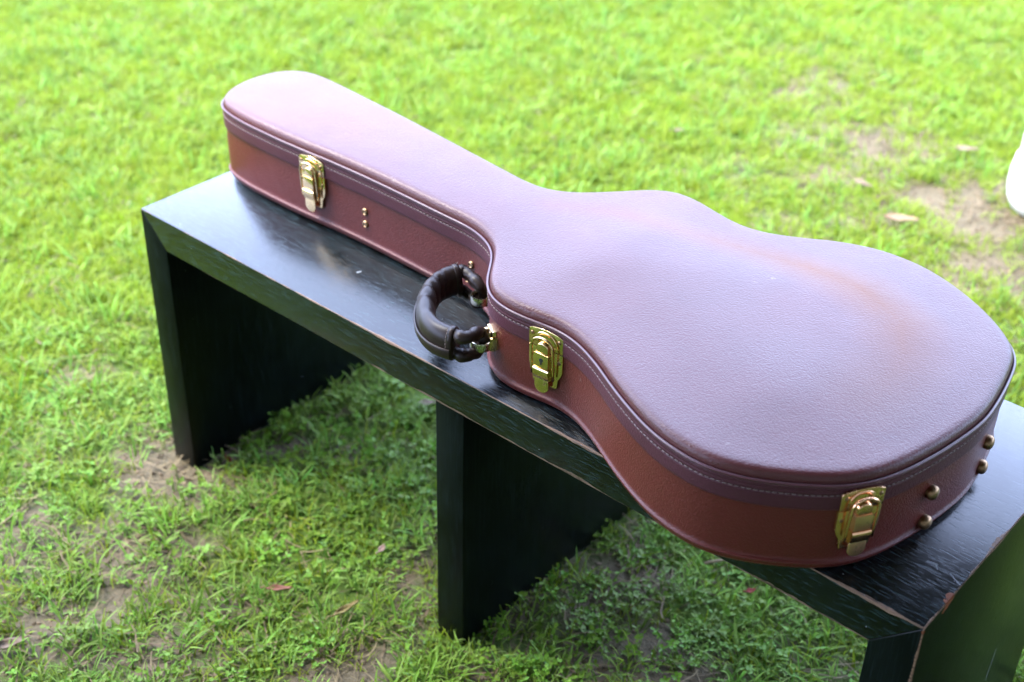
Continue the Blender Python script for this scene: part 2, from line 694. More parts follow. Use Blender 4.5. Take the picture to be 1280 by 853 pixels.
block('shade_roof', -3.4, EDGE, -5, 6, ROOFZ, ROOFZ + .16, TIMBER)
block('shade_wall', -3.7, -3.404, -5, 6, -.05, ROOFZ + 1.2, RENDERED)

# ------------------------------------------------------------------ bench
bench = empty('bench', (BL / 2, BW / 2, 0), 'long black painted wooden bench with worn edges carrying the instrument case', 'bench')


def black_paint(name, grain_axis, face_marks=True):
    M = Mat(name)
    x, y, z = M.sep()
    X0 = M.math('ADD', x, BL / 2)
    Y0 = M.math('ADD', y, BW / 2)
    # open wood grain under the paint
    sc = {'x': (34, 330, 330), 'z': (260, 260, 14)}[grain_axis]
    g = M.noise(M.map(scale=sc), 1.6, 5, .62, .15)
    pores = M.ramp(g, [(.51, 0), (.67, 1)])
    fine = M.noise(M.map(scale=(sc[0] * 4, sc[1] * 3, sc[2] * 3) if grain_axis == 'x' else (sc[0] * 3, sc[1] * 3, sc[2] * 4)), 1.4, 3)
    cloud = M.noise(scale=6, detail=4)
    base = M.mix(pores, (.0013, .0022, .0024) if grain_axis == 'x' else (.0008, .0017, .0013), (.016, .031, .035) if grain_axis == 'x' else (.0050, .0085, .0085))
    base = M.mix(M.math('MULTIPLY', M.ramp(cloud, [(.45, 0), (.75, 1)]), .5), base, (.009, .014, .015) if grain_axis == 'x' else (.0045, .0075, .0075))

    def edge(a, b):
        return M.math('SQRT', M.math('ADD', M.math('MULTIPLY', a, a), M.math('MULTIPLY', b, b)))

    def off(s, v):
        return M.math('SUBTRACT', s, v)
    d = edge(Y0, off(z, BH))
    for e in ((edge(Y0, off(z, BH - BT)) if grain_axis == 'x' else d), edge(off(X0, BL), off(z, BH)), edge(off(X0, BL), Y0), edge(X0, off(z, BH))):
        d = M.math('MINIMUM', d, e)
    wn1 = M.noise(M.map(scale=(1, 1, 1)), 11, 3, .6)
    wn2 = M.noise(M.map(scale=(30, 200, 200)), 1.5, 3, .6)
    width = M.math('MULTIPLY', M.math('POWER', M.ramp(wn1, [(.40, 0), (.78, 1)]), 1.4), .0055)
    along = M.ramp(M.math('DIVIDE', X0, BL), [(.25, .25), (.45, 1)])
    width = M.math('MULTIPLY', width, along)
    width = M.math('ADD', M.math('MULTIPLY', width, M.math('ADD', .25, M.math('MULTIPLY', wn2, 1.4))), M.math('MULTIPLY', along, .0010))
    wear = M.math('LESS_THAN', d, width)
    wear = M.math('MULTIPLY', wear, M.ramp(wn2, [(.30, .25), (.50, 1)]))
    bare = M.mix(wn2, (.08, .042, .022), (.24, .155, .10))
    col = M.mix(wear, base, bare)

    def seg(p, q, r, wob=.0012):
        """distance mask to a scratch from p to q"""
        pa = M.n.new('ShaderNodeVectorMath')
        pa.operation = 'SUBTRACT'
        M.link(M.tc.outputs['Object'], pa.inputs[0])
        P, Q = Vector(p) - bench.location, Vector(q) - bench.location
        pa.inputs[1].default_value = P
        D = Q - P
        dt = M.n.new('ShaderNodeVectorMath')
        dt.operation = 'DOT_PRODUCT'
        M.link(pa.outputs[0], dt.inputs[0])
        dt.inputs[1].default_value = D / D.length_squared
        h = M.math('ADD', dt.outputs['Value'], 0, clamp=True)
        sc_ = M.n.new('ShaderNodeVectorMath')
        sc_.operation = 'SCALE'
        sc_.inputs[0].default_value = D
        M.link(h, sc_.inputs['Scale'])
        df = M.n.new('ShaderNodeVectorMath')
        df.operation = 'DISTANCE'
        M.link(pa.outputs[0], df.inputs[0])
        M.link(sc_.outputs[0], df.inputs[1])
        nn = M.noise(scale=260, detail=2)
        return M.math('LESS_THAN', M.math('ADD', df.outputs['Value'], M.math('MULTIPLY', M.math('SUBTRACT', nn, .5), wob * 2)), r)
    marks = None
    if grain_axis == 'x':
        segs = [((1.2037, .0903, BH), (1.212, .092, BH), .0016), ((1.212, .092, BH), (1.2166, .086, BH), .0008),
                ((1.2295, .0883, BH), (1.2437, .0808, BH), .0007), ((.36, .09, BH), (.362, .094, BH), .0016),
                ((1.115, .05, BH), (1.117, .051, BH), .0010), ((.9, .0, .43), (.93, 0, .428), .0005)]
    else:
        segs = [((BL, .2835, .2026), (BL, .2786, .1542), .0007), ((.60, 0, .36), (.603, 0, .352), .0018),
                ((.592, 0, .095), (.626, 0, .088), .0007), ((.60, 0, .10), (.60, 0, .085), .0005)]
    for a in segs:
        k = seg(*a)
        marks = k if marks is None else M.math('MAXIMUM', marks, k)
    specks = M.math('MULTIPLY', M.math('LESS_THAN', M.voronoi(scale=55), .035), M.math('GREATER_THAN', M.noise(scale=40), .5))
    marks = M.math('MAXIMUM', marks, specks)
    col = M.mix(M.math('MULTIPLY', marks, .75), col, (.22, .24, .25))
    # the chip at the right end
    chip = None
    for p, r in (((BL, .058, BH - .001), .0062), ((BL, .050, BH - .005), .0058), ((BL, .043, BH - .009), .0030), ((BL, .0, BH - .006), .0022)):
        df = M.n.new('ShaderNodeVectorMath')
        df.operation = 'DISTANCE'
        M.link(M.tc.outputs['Object'], df.inputs[0])
        df.inputs[1].default_value = Vector(p) - bench.location
        k = M.math('LESS_THAN', M.math('ADD', df.outputs['Value'], M.math('MULTIPLY', M.math('SUBTRACT', M.noise(scale=170, detail=3), .5), .007)), r)
        chip = k if chip is None else M.math('MAXIMUM', chip, k)
    col = M.mix(chip, col, M.mix(wn2, (.10, .026, .010), (.20, .07, .028)))
    M.link(col, M.p.inputs['Base Color'])
    anyw = M.math('MAXIMUM', M.math('MAXIMUM', wear, chip), marks)
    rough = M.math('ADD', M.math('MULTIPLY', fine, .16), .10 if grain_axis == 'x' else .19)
    rough = M.math('ADD', rough, M.math('MULTIPLY', cloud, .08))
    rough = M.math('MAXIMUM', rough, M.math('MULTIPLY', anyw, .8))
    M.link(rough, M.p.inputs['Roughness'])
    h = M.math('SUBTRACT', M.math('MULTIPLY', fine, .5), M.math('MULTIPLY', pores, .7))
    h = M.math('SUBTRACT', h, M.math('MULTIPLY', anyw, 1.2))
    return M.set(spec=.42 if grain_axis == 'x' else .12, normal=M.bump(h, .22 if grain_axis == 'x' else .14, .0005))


PAINT_X = black_paint('black_paint_long_grain', 'x')
PAINT_Z = black_paint('black_paint_upright_grain', 'z')


def prism(name, poly, y0, y1, mat, bevel=.0013):
    """polygon in x, z pushed along y, in world numbers, parented to the bench"""
    bm = bmesh.new()
    a = [bm.verts.new((x - BL / 2, y0 - BW / 2, z)) for x, z in poly]
    b = [bm.verts.new((x - BL / 2, y1 - BW / 2, z)) for x, z in poly]
    n = len(poly)
    bm.faces.new(a)
    bm.faces.new(b[::-1])
    for i in range(n):
        bm.faces.new((a[i], b[i], b[(i + 1) % n], a[(i + 1) % n]))
    bmesh.ops.recalc_face_normals(bm, faces=bm.faces)
    bmesh.ops.bevel(bm, geom=list(bm.edges), offset=bevel, segments=2, profile=.5, affect='EDGES')
    me = bpy.data.meshes.new(name)
    bm.to_mesh(me)
    bm.free()
    me.materials.append(mat)
    for p in me.polygons:
        p.use_smooth = True
    me.set_sharp_from_angle(angle=math.radians(50))
    o = bpy.data.objects.new(name, me)
    COL.objects.link(o)
    o.parent = bench
    return o


G = .0002
prism('seat_board', [(G, BH), (BL - G, BH), (BL - BT - G, BH - BT), (BT + G, BH - BT)], 0, BW, PAINT_X)
prism('leg', [(0, -.02), (BT, -.02), (BT, BH - BT - G), (0, BH - G)], 0, BW, PAINT_Z)
prism('leg', [(BL - BT, -.02), (BL, -.02), (BL, BH - G), (BL - BT, BH - BT - G)], 0, BW, PAINT_Z)
prism('leg', [(.5888, -.02), (.6366, -.02), (.6366, BH - BT - .0006), (.5888, BH - BT - .0006)], .003, BW - .003, PAINT_Z)


# ------------------------------------------------------------------ instrument case
# plan of the case: the line of the piping round the lid, in metres on the bench
PLAN = [(0.0214, 0.1491), (0.0405, 0.1438), (0.06, 0.1406), (0.0797, 0.1385), (0.0995, 0.1375), (0.1193, 0.137), (0.139, 0.1365),
        (0.1588, 0.1363), (0.1786, 0.1365), (0.1984, 0.1368), (0.2182, 0.1375), (0.238, 0.1386), (0.2577, 0.1394), (0.2775, 0.1397),
        (0.2973, 0.1399), (0.3171, 0.14), (0.3369, 0.1399), (0.3567, 0.1395), (0.3765, 0.1389), (0.3963, 0.1383), (0.4161, 0.1375),
        (0.4358, 0.1366), (0.4556, 0.1356), (0.4754, 0.1348), (0.4952, 0.1342), (0.5149, 0.1334), (0.5345, 0.1307), (0.5535, 0.1252),
        (0.5714, 0.1168), (0.5873, 0.105), (0.6005, 0.0903), (0.6121, 0.0743), (0.6237, 0.0582), (0.6367, 0.0434), (0.6524, 0.0313),
        (0.6706, 0.0238), (0.6901, 0.0207), (0.7099, 0.0208), (0.7296, 0.0227), (0.7493, 0.0248), (0.769, 0.0244), (0.7884, 0.0204),
        (0.807, 0.0138), (0.825, 0.0055), (0.8425, -0.0037), (0.8598, -0.0134), (0.8772, -0.0229), (0.8949, -0.0318), (0.9128, -0.0402),
        (0.931, -0.0479), (0.9497, -0.0544), (0.9689, -0.0592), (0.9885, -0.0622), (1.0082, -0.0633), (1.0279, -0.0613), (1.0469,
        -0.0559), (1.0651, -0.0483), (1.0824, -0.0387), (1.099, -0.0278), (1.1149, -0.016), (1.1298, -0.0031), (1.1429, 0.0118), (1.1536,
        0.0284), (1.1618, 0.0464), (1.1683, 0.0651), (1.1735, 0.0842), (1.1778, 0.1035), (1.1816, 0.123), (1.1846, 0.1425), (1.1872,
        0.1622), (1.1891, 0.1819), (1.1895, 0.2016), (1.188, 0.2214), (1.1854, 0.241), (1.1823, 0.2605), (1.1785, 0.28), (1.1742, 0.2993),
        (1.1686, 0.3183), (1.1595, 0.3358), (1.1469, 0.351), (1.1324, 0.3645), (1.1169, 0.3768), (1.1006, 0.388), (1.0837, 0.3982),
        (1.0662, 0.4076), (1.0483, 0.4159), (1.0297, 0.4228), (1.0107, 0.4283), (0.9912, 0.4316), (0.9714, 0.4325), (0.9516, 0.4317),
        (0.9322, 0.4282), (0.9134, 0.4221), (0.8951, 0.4144), (0.8778, 0.405), (0.8609, 0.3946), (0.8438, 0.3847), (0.8261, 0.3758),
        (0.8074, 0.3693), (0.7879, 0.3664), (0.7681, 0.3677), (0.7487, 0.3716), (0.7295, 0.3764), (0.7102, 0.3808), (0.6906, 0.3829),
        (0.671, 0.3808), (0.6528, 0.373), (0.6374, 0.3607), (0.6239, 0.3463), (0.611, 0.3312), (0.5981, 0.3162), (0.5847, 0.3017),
        (0.5699, 0.2885), (0.5532, 0.278), (0.5344, 0.2719), (0.5147, 0.2702), (0.495, 0.2713), (0.4753, 0.2737), (0.4557, 0.2762),
        (0.4361, 0.2787), (0.4164, 0.2813), (0.3968, 0.2838), (0.3772, 0.2864), (0.3576, 0.2889), (0.3379, 0.2914), (0.3183, 0.2938),
        (0.2986, 0.2962), (0.279, 0.2986), (0.2593, 0.301), (0.2397, 0.3033), (0.22, 0.3054), (0.2003, 0.3073), (0.1806, 0.3092), (0.1609,
        0.3112), (0.1412, 0.3131), (0.1215, 0.315), (0.1017, 0.3167), (0.082, 0.3183), (0.0622, 0.3192), (0.0425, 0.3183), (0.0232,
        0.3138), (0.006, 0.3042), (-0.0071, 0.2895), (-0.0155, 0.2717), (-0.0197, 0.2524), (-0.021, 0.2326), (-0.0195, 0.2129), (-0.0149,
        0.1937), (-0.0069, 0.1756), (0.005, 0.1598)]
CX, CY = 0.60, 0.185
pl = np.array(PLAN) - (CX, CY)


def resample(a, n):
    b = np.vstack([a[-2:], a, a[:3]])
    out = []
    m = len(a)
    fine = []
    for i in range(m):
        p0, p1, p2, p3 = b[i + 1], b[i + 2], b[i + 3], b[i + 4]
        for t in np.linspace(0, 1, 12, endpoint=False):
            fine.append(.5 * ((2 * p1) + (p2 - p0) * t + (2 * p0 - 5 * p1 + 4 * p2 - p3) * t * t + (3 * p1 - p0 - 3 * p2 + p3) * t ** 3))
    f = np.array(fine)
    fc = np.vstack([f, f[:1]])
    s = np.r_[0, np.cumsum(np.linalg.norm(np.diff(fc, axis=0), axis=1))]
    t = np.linspace(0, s[-1], n, endpoint=False)
    return np.stack([np.interp(t, s, fc[:, 0]), np.interp(t, s, fc[:, 1])], 1), s[-1]


NP = 480
OUT, PERIM = resample(pl, NP)
tn = np.roll(OUT, -1, 0) - np.roll(OUT, 1, 0)
tn /= np.linalg.norm(tn, axis=1)[:, None]
NRM = np.stack([tn[:, 1], -tn[:, 0]], 1)          # outward (the plan runs anticlockwise)
for _ in range(3):
    NRM = (np.roll(NRM, 1, 0) + NRM * 2 + np.roll(NRM, -1, 0))
    NRM /= np.linalg.norm(NRM, axis=1)[:, None]


def ring(off, z, jitter=None):
    q = OUT + NRM * off
    return [Vector((a, b, z)) for a, b in q]


def at_plan(wx, wy):
    """frame on the case wall nearest a point on the bench: origin, along, outward"""
    q = np.array((wx - CX, wy - CY))
    i = int(np.argmin(((OUT - q) ** 2).sum(1)))
    o = OUT[i]
    n = NRM[i]
    return Vector((o[0], o[1], 0)), Vector((-n[1], n[0], 0)), Vector((n[0], n[1], 0))


case = empty('guitar_case', (CX, CY, BH), 'brown leather guitar case with brass latches lying on the black bench', 'guitar case')


# centre line of the tan streak painted where the lid's sky sheen weakens: x, y, half width, strength
SHEEN_GAP = [(0.578, 0.232, 0.03, 0.25), (0.653, 0.269, 0.03, 0.45), (0.741, 0.285, 0.035, 0.45), (0.822, 0.304, 0.04, 0.55), (0.906, 0.315, 0.05, 0.75), (0.982, 0.312, 0.06, 0.85), (1.045, 0.281, 0.06, 0.75), (1.086, 0.211, 0.06, 0.45), (1.09, 0.135, 0.07, 0.25)]


def leather(name, c0, c1, rough, grain=330, depth=.0005, strength=.35, scuff=None, spec=.5, rv=.1):
    M = Mat(name)
    warp = M.noise(scale=60, detail=2)
    v = M.n.new('ShaderNodeVectorMath')
    v.operation = 'MULTIPLY_ADD'
    cb = M.n.new('ShaderNodeCombineXYZ')
    for k in range(3):
        M.link(warp, cb.inputs[k])
    M.link(cb.outputs[0], v.inputs[0])
    v.inputs[1].default_value = (.012, .009, .010)
    M.link(M.tc.outputs['Object'], v.inputs[2])
    cell = M.voronoi(M.map(v.outputs[0], (1, 1.25, 1)), grain, 'SMOOTH_F1', .35)
    cell2 = M.voronoi(M.map(v.outputs[0], (1.2, 1, 1.1)), grain * 2.1, 'F1')
    h = M.math('ADD', M.math('MULTIPLY', cell, -1.0), M.math('MULTIPLY', cell2, -.35))
    big = M.noise(scale=5, detail=4, rough=.6)
    col = M.mix(M.ramp(big, [(.35, 0), (.68, 1)]), c0, c1)
    rr = M.math('ADD', rough - rv / 2, M.math('MULTIPLY', M.noise(scale=14, detail=5, rough=.65), rv))
    if scuff:
        n = M.noise(scale=70, detail=4, rough=.7)
        n2 = M.noise(scale=7, detail=2)
        k = M.math('MULTIPLY', M.ramp(n, [(.65, 0), (.73, 1)]), M.ramp(n2, [(.5, 0), (.66, 1)]))
        k = M.math('MULTIPLY', k, scuff)
        col = M.mix(k, col, (.22, .17, .14))
        rr = M.math('MAXIMUM', rr, M.math('MULTIPLY', k, .8))
    M.link(col, M.p.inputs['Base Color'])
    M.link(rr, M.p.inputs['Roughness'])
    nb = M.bump(M.noise(scale=26, detail=3), .10, .002)
    return M.set(spec=spec, normal=M.bump(h, strength, depth, nb))


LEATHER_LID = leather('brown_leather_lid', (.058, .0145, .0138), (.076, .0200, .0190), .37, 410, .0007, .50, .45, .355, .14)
# weaker sky reflection painted as a tan streak along the lid's far shoulder
M = Mat.__new__(Mat)
M.m = LEATHER_LID
M.n, M.l = LEATHER_LID.node_tree.nodes, LEATHER_LID.node_tree.links
M.p = [q for q in M.n if q.type == 'BSDF_PRINCIPLED'][0]
M.tc = [q for q in M.n if q.type == 'TEX_COORD'][0]
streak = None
arcp = SHEEN_GAP
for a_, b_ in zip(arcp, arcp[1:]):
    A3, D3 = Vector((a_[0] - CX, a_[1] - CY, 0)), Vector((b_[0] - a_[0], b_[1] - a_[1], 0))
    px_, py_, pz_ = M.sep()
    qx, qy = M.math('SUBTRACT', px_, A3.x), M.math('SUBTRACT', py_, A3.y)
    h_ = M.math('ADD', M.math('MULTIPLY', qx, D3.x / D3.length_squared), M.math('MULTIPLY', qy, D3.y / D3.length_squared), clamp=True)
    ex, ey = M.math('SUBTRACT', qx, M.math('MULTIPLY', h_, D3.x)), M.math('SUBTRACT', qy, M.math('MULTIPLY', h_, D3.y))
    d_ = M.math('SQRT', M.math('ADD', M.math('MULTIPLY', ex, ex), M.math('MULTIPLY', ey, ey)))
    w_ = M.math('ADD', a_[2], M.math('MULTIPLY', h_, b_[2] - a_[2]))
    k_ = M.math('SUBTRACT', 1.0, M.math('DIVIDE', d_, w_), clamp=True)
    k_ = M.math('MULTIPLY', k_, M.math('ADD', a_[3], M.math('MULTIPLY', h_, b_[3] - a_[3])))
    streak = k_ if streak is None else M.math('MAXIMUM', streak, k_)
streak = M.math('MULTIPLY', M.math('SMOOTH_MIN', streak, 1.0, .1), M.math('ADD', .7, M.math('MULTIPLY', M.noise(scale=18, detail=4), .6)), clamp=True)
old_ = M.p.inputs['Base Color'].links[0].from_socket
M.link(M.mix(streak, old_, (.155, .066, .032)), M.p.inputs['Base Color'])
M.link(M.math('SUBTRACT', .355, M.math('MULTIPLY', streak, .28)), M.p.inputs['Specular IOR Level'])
LEATHER_SIDE = leather('brown_leather_side', (.068, .0120, .0086), (.092, .0170, .0128), .40, 430, .0006, .65, .35, .28)
BAND = leather('dark_band_leather', (.050, .0148, .0205), (.068, .0215, .0280), .46, 420, .0006, .45, .15, .20)
PIPE = leather('piping_leather', (.056, .016, .019), (.072, .023, .027), .30, 600, .0003, .2)
HANDLE = leather('dark_brown_handle_leather', (.012, .0070, .0055), (.021, .0125, .0090), .40, 800, .0002, .2, None, .26)
M = Mat('stitch_thread')
M.link(M.mix(M.noise(scale=300), (.13, .095, .085), (.22, .17, .15)), M.p.inputs['Base Color'])
THREAD = M.set(rough=.8)


def brass(name, c0, c1, tarn, rough, amount):
    M = Mat(name)
    n = M.noise(scale=180, detail=5, rough=.7)
    n2 = M.noise(scale=35, detail=3)
    k = M.math('MULTIPLY', M.ramp(n, [(.52, 0), (.66, 1)]), M.ramp(n2, [(.42, 0), (.68, 1)]))
    k = M.math('MULTIPLY', k, amount)
    M.link(M.mix(k, M.mix(n2, c0, c1), tarn), M.p.inputs['Base Color'])
    M.link(M.math('ADD', rough, M.math('MULTIPLY', k, .4)), M.p.inputs['Roughness'])
    return M.set(metal=1.0, normal=M.bump(n, .12, .0006))


BRASS = brass('brass', (.74, .51, .24), (.82, .60, .34), (.20, .12, .05), .17, .75)
BRASS_GOLD = brass('old_gold_brass', (.86, .48, .26), (.92, .55, .34), (.30, .17, .08), .22, .55)
BRASS_SPECK = brass('speckled_brass', (.72, .43, .24), (.80, .50, .30), (.12, .055, .03), .34, 1.0)
BRASS_OLD = brass('aged_brass', (.22, .145, .080), (.31, .20, .11), (.08, .055, .035), .40, .8)
SILVER = brass('worn_nickel', (.46, .43, .34), (.56, .52, .42), (.22, .17, .10), .26, .6)
M = Mat('keyhole_black')
BLACK = M.set(base=(.004, .004, .004), rough=.5)

HP = .114                                           # height of the piping
# lower shell: a rolled bottom edge, the welt line and the wall
mb = MB()
prof = [(-.016, .0012), (-.010, .0014), (-.0062, .0030), (-.0042, .0060), (-.0036, .0088), (-.0036, .0102), (-.0030, .0108), (-.0016, .0114), (-.0010, .0126),
        (-.0016, .0138), (-.0030, .0144), (-.0038, .0152), (-.0036, .0200), (-.0032, .045), (-.0034, .070), (-.0034, .0855)]
mb.loft([ring(o, z) for o, z in prof])
b0 = [tuple(p) for p in ring(-.016, .0012)]
mb.add(b0, [tuple(range(NP))[::-1]])
body = mb.build('body', LEATHER_SIDE, case)

# band that overlaps the joint, with its grooves
mb = MB()
mb.loft([ring(o, z) for o, z in [(-.0036, .0834), (-.0014, .0834), (-.0008, .0842), (-.0006, .0860), (-.0004, .0990), (-.0005, .1012), (-.0012, .1020), (-.0012, .1026),
                                 (-.0005, .1034), (-.0004, .1064), (-.0010, .1072), (-.0004, .1080), (-.0003, .1118), (-.0020, .1126)]])
band = mb.build('band', BAND, case)

# piping
pp = [Vector((a, b, HP + .0002)) for a, b in OUT + NRM * -.0004]
piping = sweep(pp, .0020, 8, closed=True).build('piping', PIPE, case)

# stitches: one small thread dash after another in the groove of the band
mb = MB()
step = .0062
m = int(PERIM / step)
S2, _ = resample(OUT, m * 4)
t2 = np.roll(S2, -1, 0) - np.roll(S2, 1, 0)
t2 /= np.linalg.norm(t2, axis=1)[:, None]
for i in range(m):
    k = i * 4
    o = Vector((S2[k][0], S2[k][1], .1023))
    t = Vector((t2[k][0], t2[k][1], 0))
    n = Vector((t.y, -t.x, 0))
    o = o + n * -.0006
    L, wd, dp = .0023, .00062, .0006
    z = Vector((0, 0, 1))
    vs = [o - t * L - z * wd - n * .0008, o + t * L - z * wd - n * .0008, o + t * L + z * wd - n * .0008, o - t * L + z * wd - n * .0008,
          o - t * L * .7 - z * wd * .4 + n * dp, o + t * L * .7 - z * wd * .4 + n * dp, o + t * L * .7 + z * wd * .4 + n * dp, o - t * L * .7 + z * wd * .4 + n * dp]
    mb.add(vs, [(0, 1, 5, 4), (1, 2, 6, 5), (2, 3, 7, 6), (3, 0, 4, 7), (4, 5, 6, 7)])
st = mb.build('stitching', THREAD, band, smooth=False)
st['kind'] = 'stuff'

# lid: rounded shoulder, then an arched top that is swollen over the body
SH = [(-.0026, .1120), (-.0028, .1165), (-.0033, .1200), (-.0043, .1226), (-.0058, .1246), (-.0078, .1259), (-.0104, .1266), (-.0140, .1270)]
rings = [ring(o, z) for o, z in SH]
inner = np.array([(p.x, p.y) for p in ring(-.0140, 0)])


def seg_dist(P, A):
    B = np.roll(A, -1, 0)
    best = np.full(len(P), 1e9)
    for a, b in zip(A[::2], np.roll(A[::2], -1, 0)):
        d = b - a
        t = np.clip(((P - a) @ d) / (d @ d), 0, 1)
        q = P - (a + t[:, None] * d)
        best = np.minimum(best, (q * q).sum(1))
    return np.sqrt(best)


def inside(P, A):
    r = np.zeros(len(P), bool)
    B = np.roll(A, -1, 0)
    for a, b in zip(A, B):
        c = (a[1] > P[:, 1]) != (b[1] > P[:, 1])
        with np.errstate(divide='ignore', invalid='ignore'):
            xx = (b[0] - a[0]) * (P[:, 1] - a[1]) / (b[1] - a[1]) + a[0]
        r ^= c & (P[:, 0] < xx)
    return r


g = .0066
gxx, gyy = np.meshgrid(np.arange(-.63, .60, g), np.arange(-.26, .26, g))
gxx[1::2] += g / 2
P = np.stack([gxx.ravel(), gyy.ravel()], 1)
P = P[inside(P, inner)]
P = P[seg_dist(P, inner) > .0045]
res = delaunay_2d_cdt([Vector(q) for q in inner] + [Vector(q) for q in P], [], [tuple(range(len(inner)))], 1, 1e-6)
vv = np.array([(v.x, v.y) for v in res[0]])
dd = seg_dist(vv, inner)


def smooth(t):
    t = np.clip(t, 0, 1)
    return t * t * (3 - 2 * t)


bodyw = smooth((vv[:, 0] + CX - .56) / .16)
arch = .0015 * smooth(dd / .03) + bodyw * (.0085 * smooth((dd - .014) / .13))
# relax the arch so that it has no ridges
nb_ = [[] for _ in vv]
for f in res[2]:
    for a_, b_ in ((0, 1), (1, 2), (2, 0)):
        nb_[f[a_]].append(f[b_])
        nb_[f[b_]].append(f[a_])
mx_ = max(len(q) for q in nb_)
NI = np.array([q + [k] * (mx_ - len(q)) for k, q in enumerate(nb_)])
hold = dd < .001
for _ in range(40):
    arch = np.where(hold, arch, .4 * arch + .6 * arch[NI].mean(1))
wob = .0006 * fbm(vv[:, 0] + 3, vv[:, 1] + 5, 9, 2, 2) * smooth(dd / .04) + .0008 * fbm(vv[:, 0] + 1, vv[:, 1], 3.5, 9, 1) * smooth(dd / .05)
zz = .1270 + arch + wob
tb = MB()
tb.loft(rings)
nb = len(tb.v)
# weld the top to the last shoulder ring
ids = []
orig = res[3]
last = nb - NP
for k, og in enumerate(orig):
    q = [i for i in og if i < NP]
    ids.append(last + q[0] if q else None)
for k in range(len(vv)):
    if ids[k] is None:
        ids[k] = len(tb.v)
        tb.v.append((vv[k][0], vv[k][1], zz[k]))
for f in res[2]:
    tb.f.append(tuple(ids[i] for i in f))
    tb.mi.append(0)
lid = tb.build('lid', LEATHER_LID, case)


# latches ---------------------------------------------------------------
def slab(mb, outline, w0, w1, rim=.0008, F=None, mi=0):
    """flat plate with a softened rim; outline in (u, v), thickness from w0 to w1"""
    c = Vector((sum(p[0] for p in outline) / len(outline), sum(p[1] for p in outline) / len(outline)))
    def R(k, w):
        out = []
        for p in outline:
            q = Vector(p)
            d = (q - c)
            l = max(d.length, 1e-6)
            q = q - d / l * k
            out.append(F(q.x, q.y, w))
        return out
    mb.loft([R(0, w0), R(0, w1 - rim * .6), R(rim * .4, w1 - rim * .15), R(rim, w1)], cap0=True, cap1=True, mi=mi)


def arc(cx, cy, r, a0, a1, n):
    return [(cx + r * math.cos(math.radians(a0 + (a1 - a0) * i / n)), cy + r * math.sin(math.radians(a0 + (a1 - a0) * i / n))) for i in range(n + 1)]


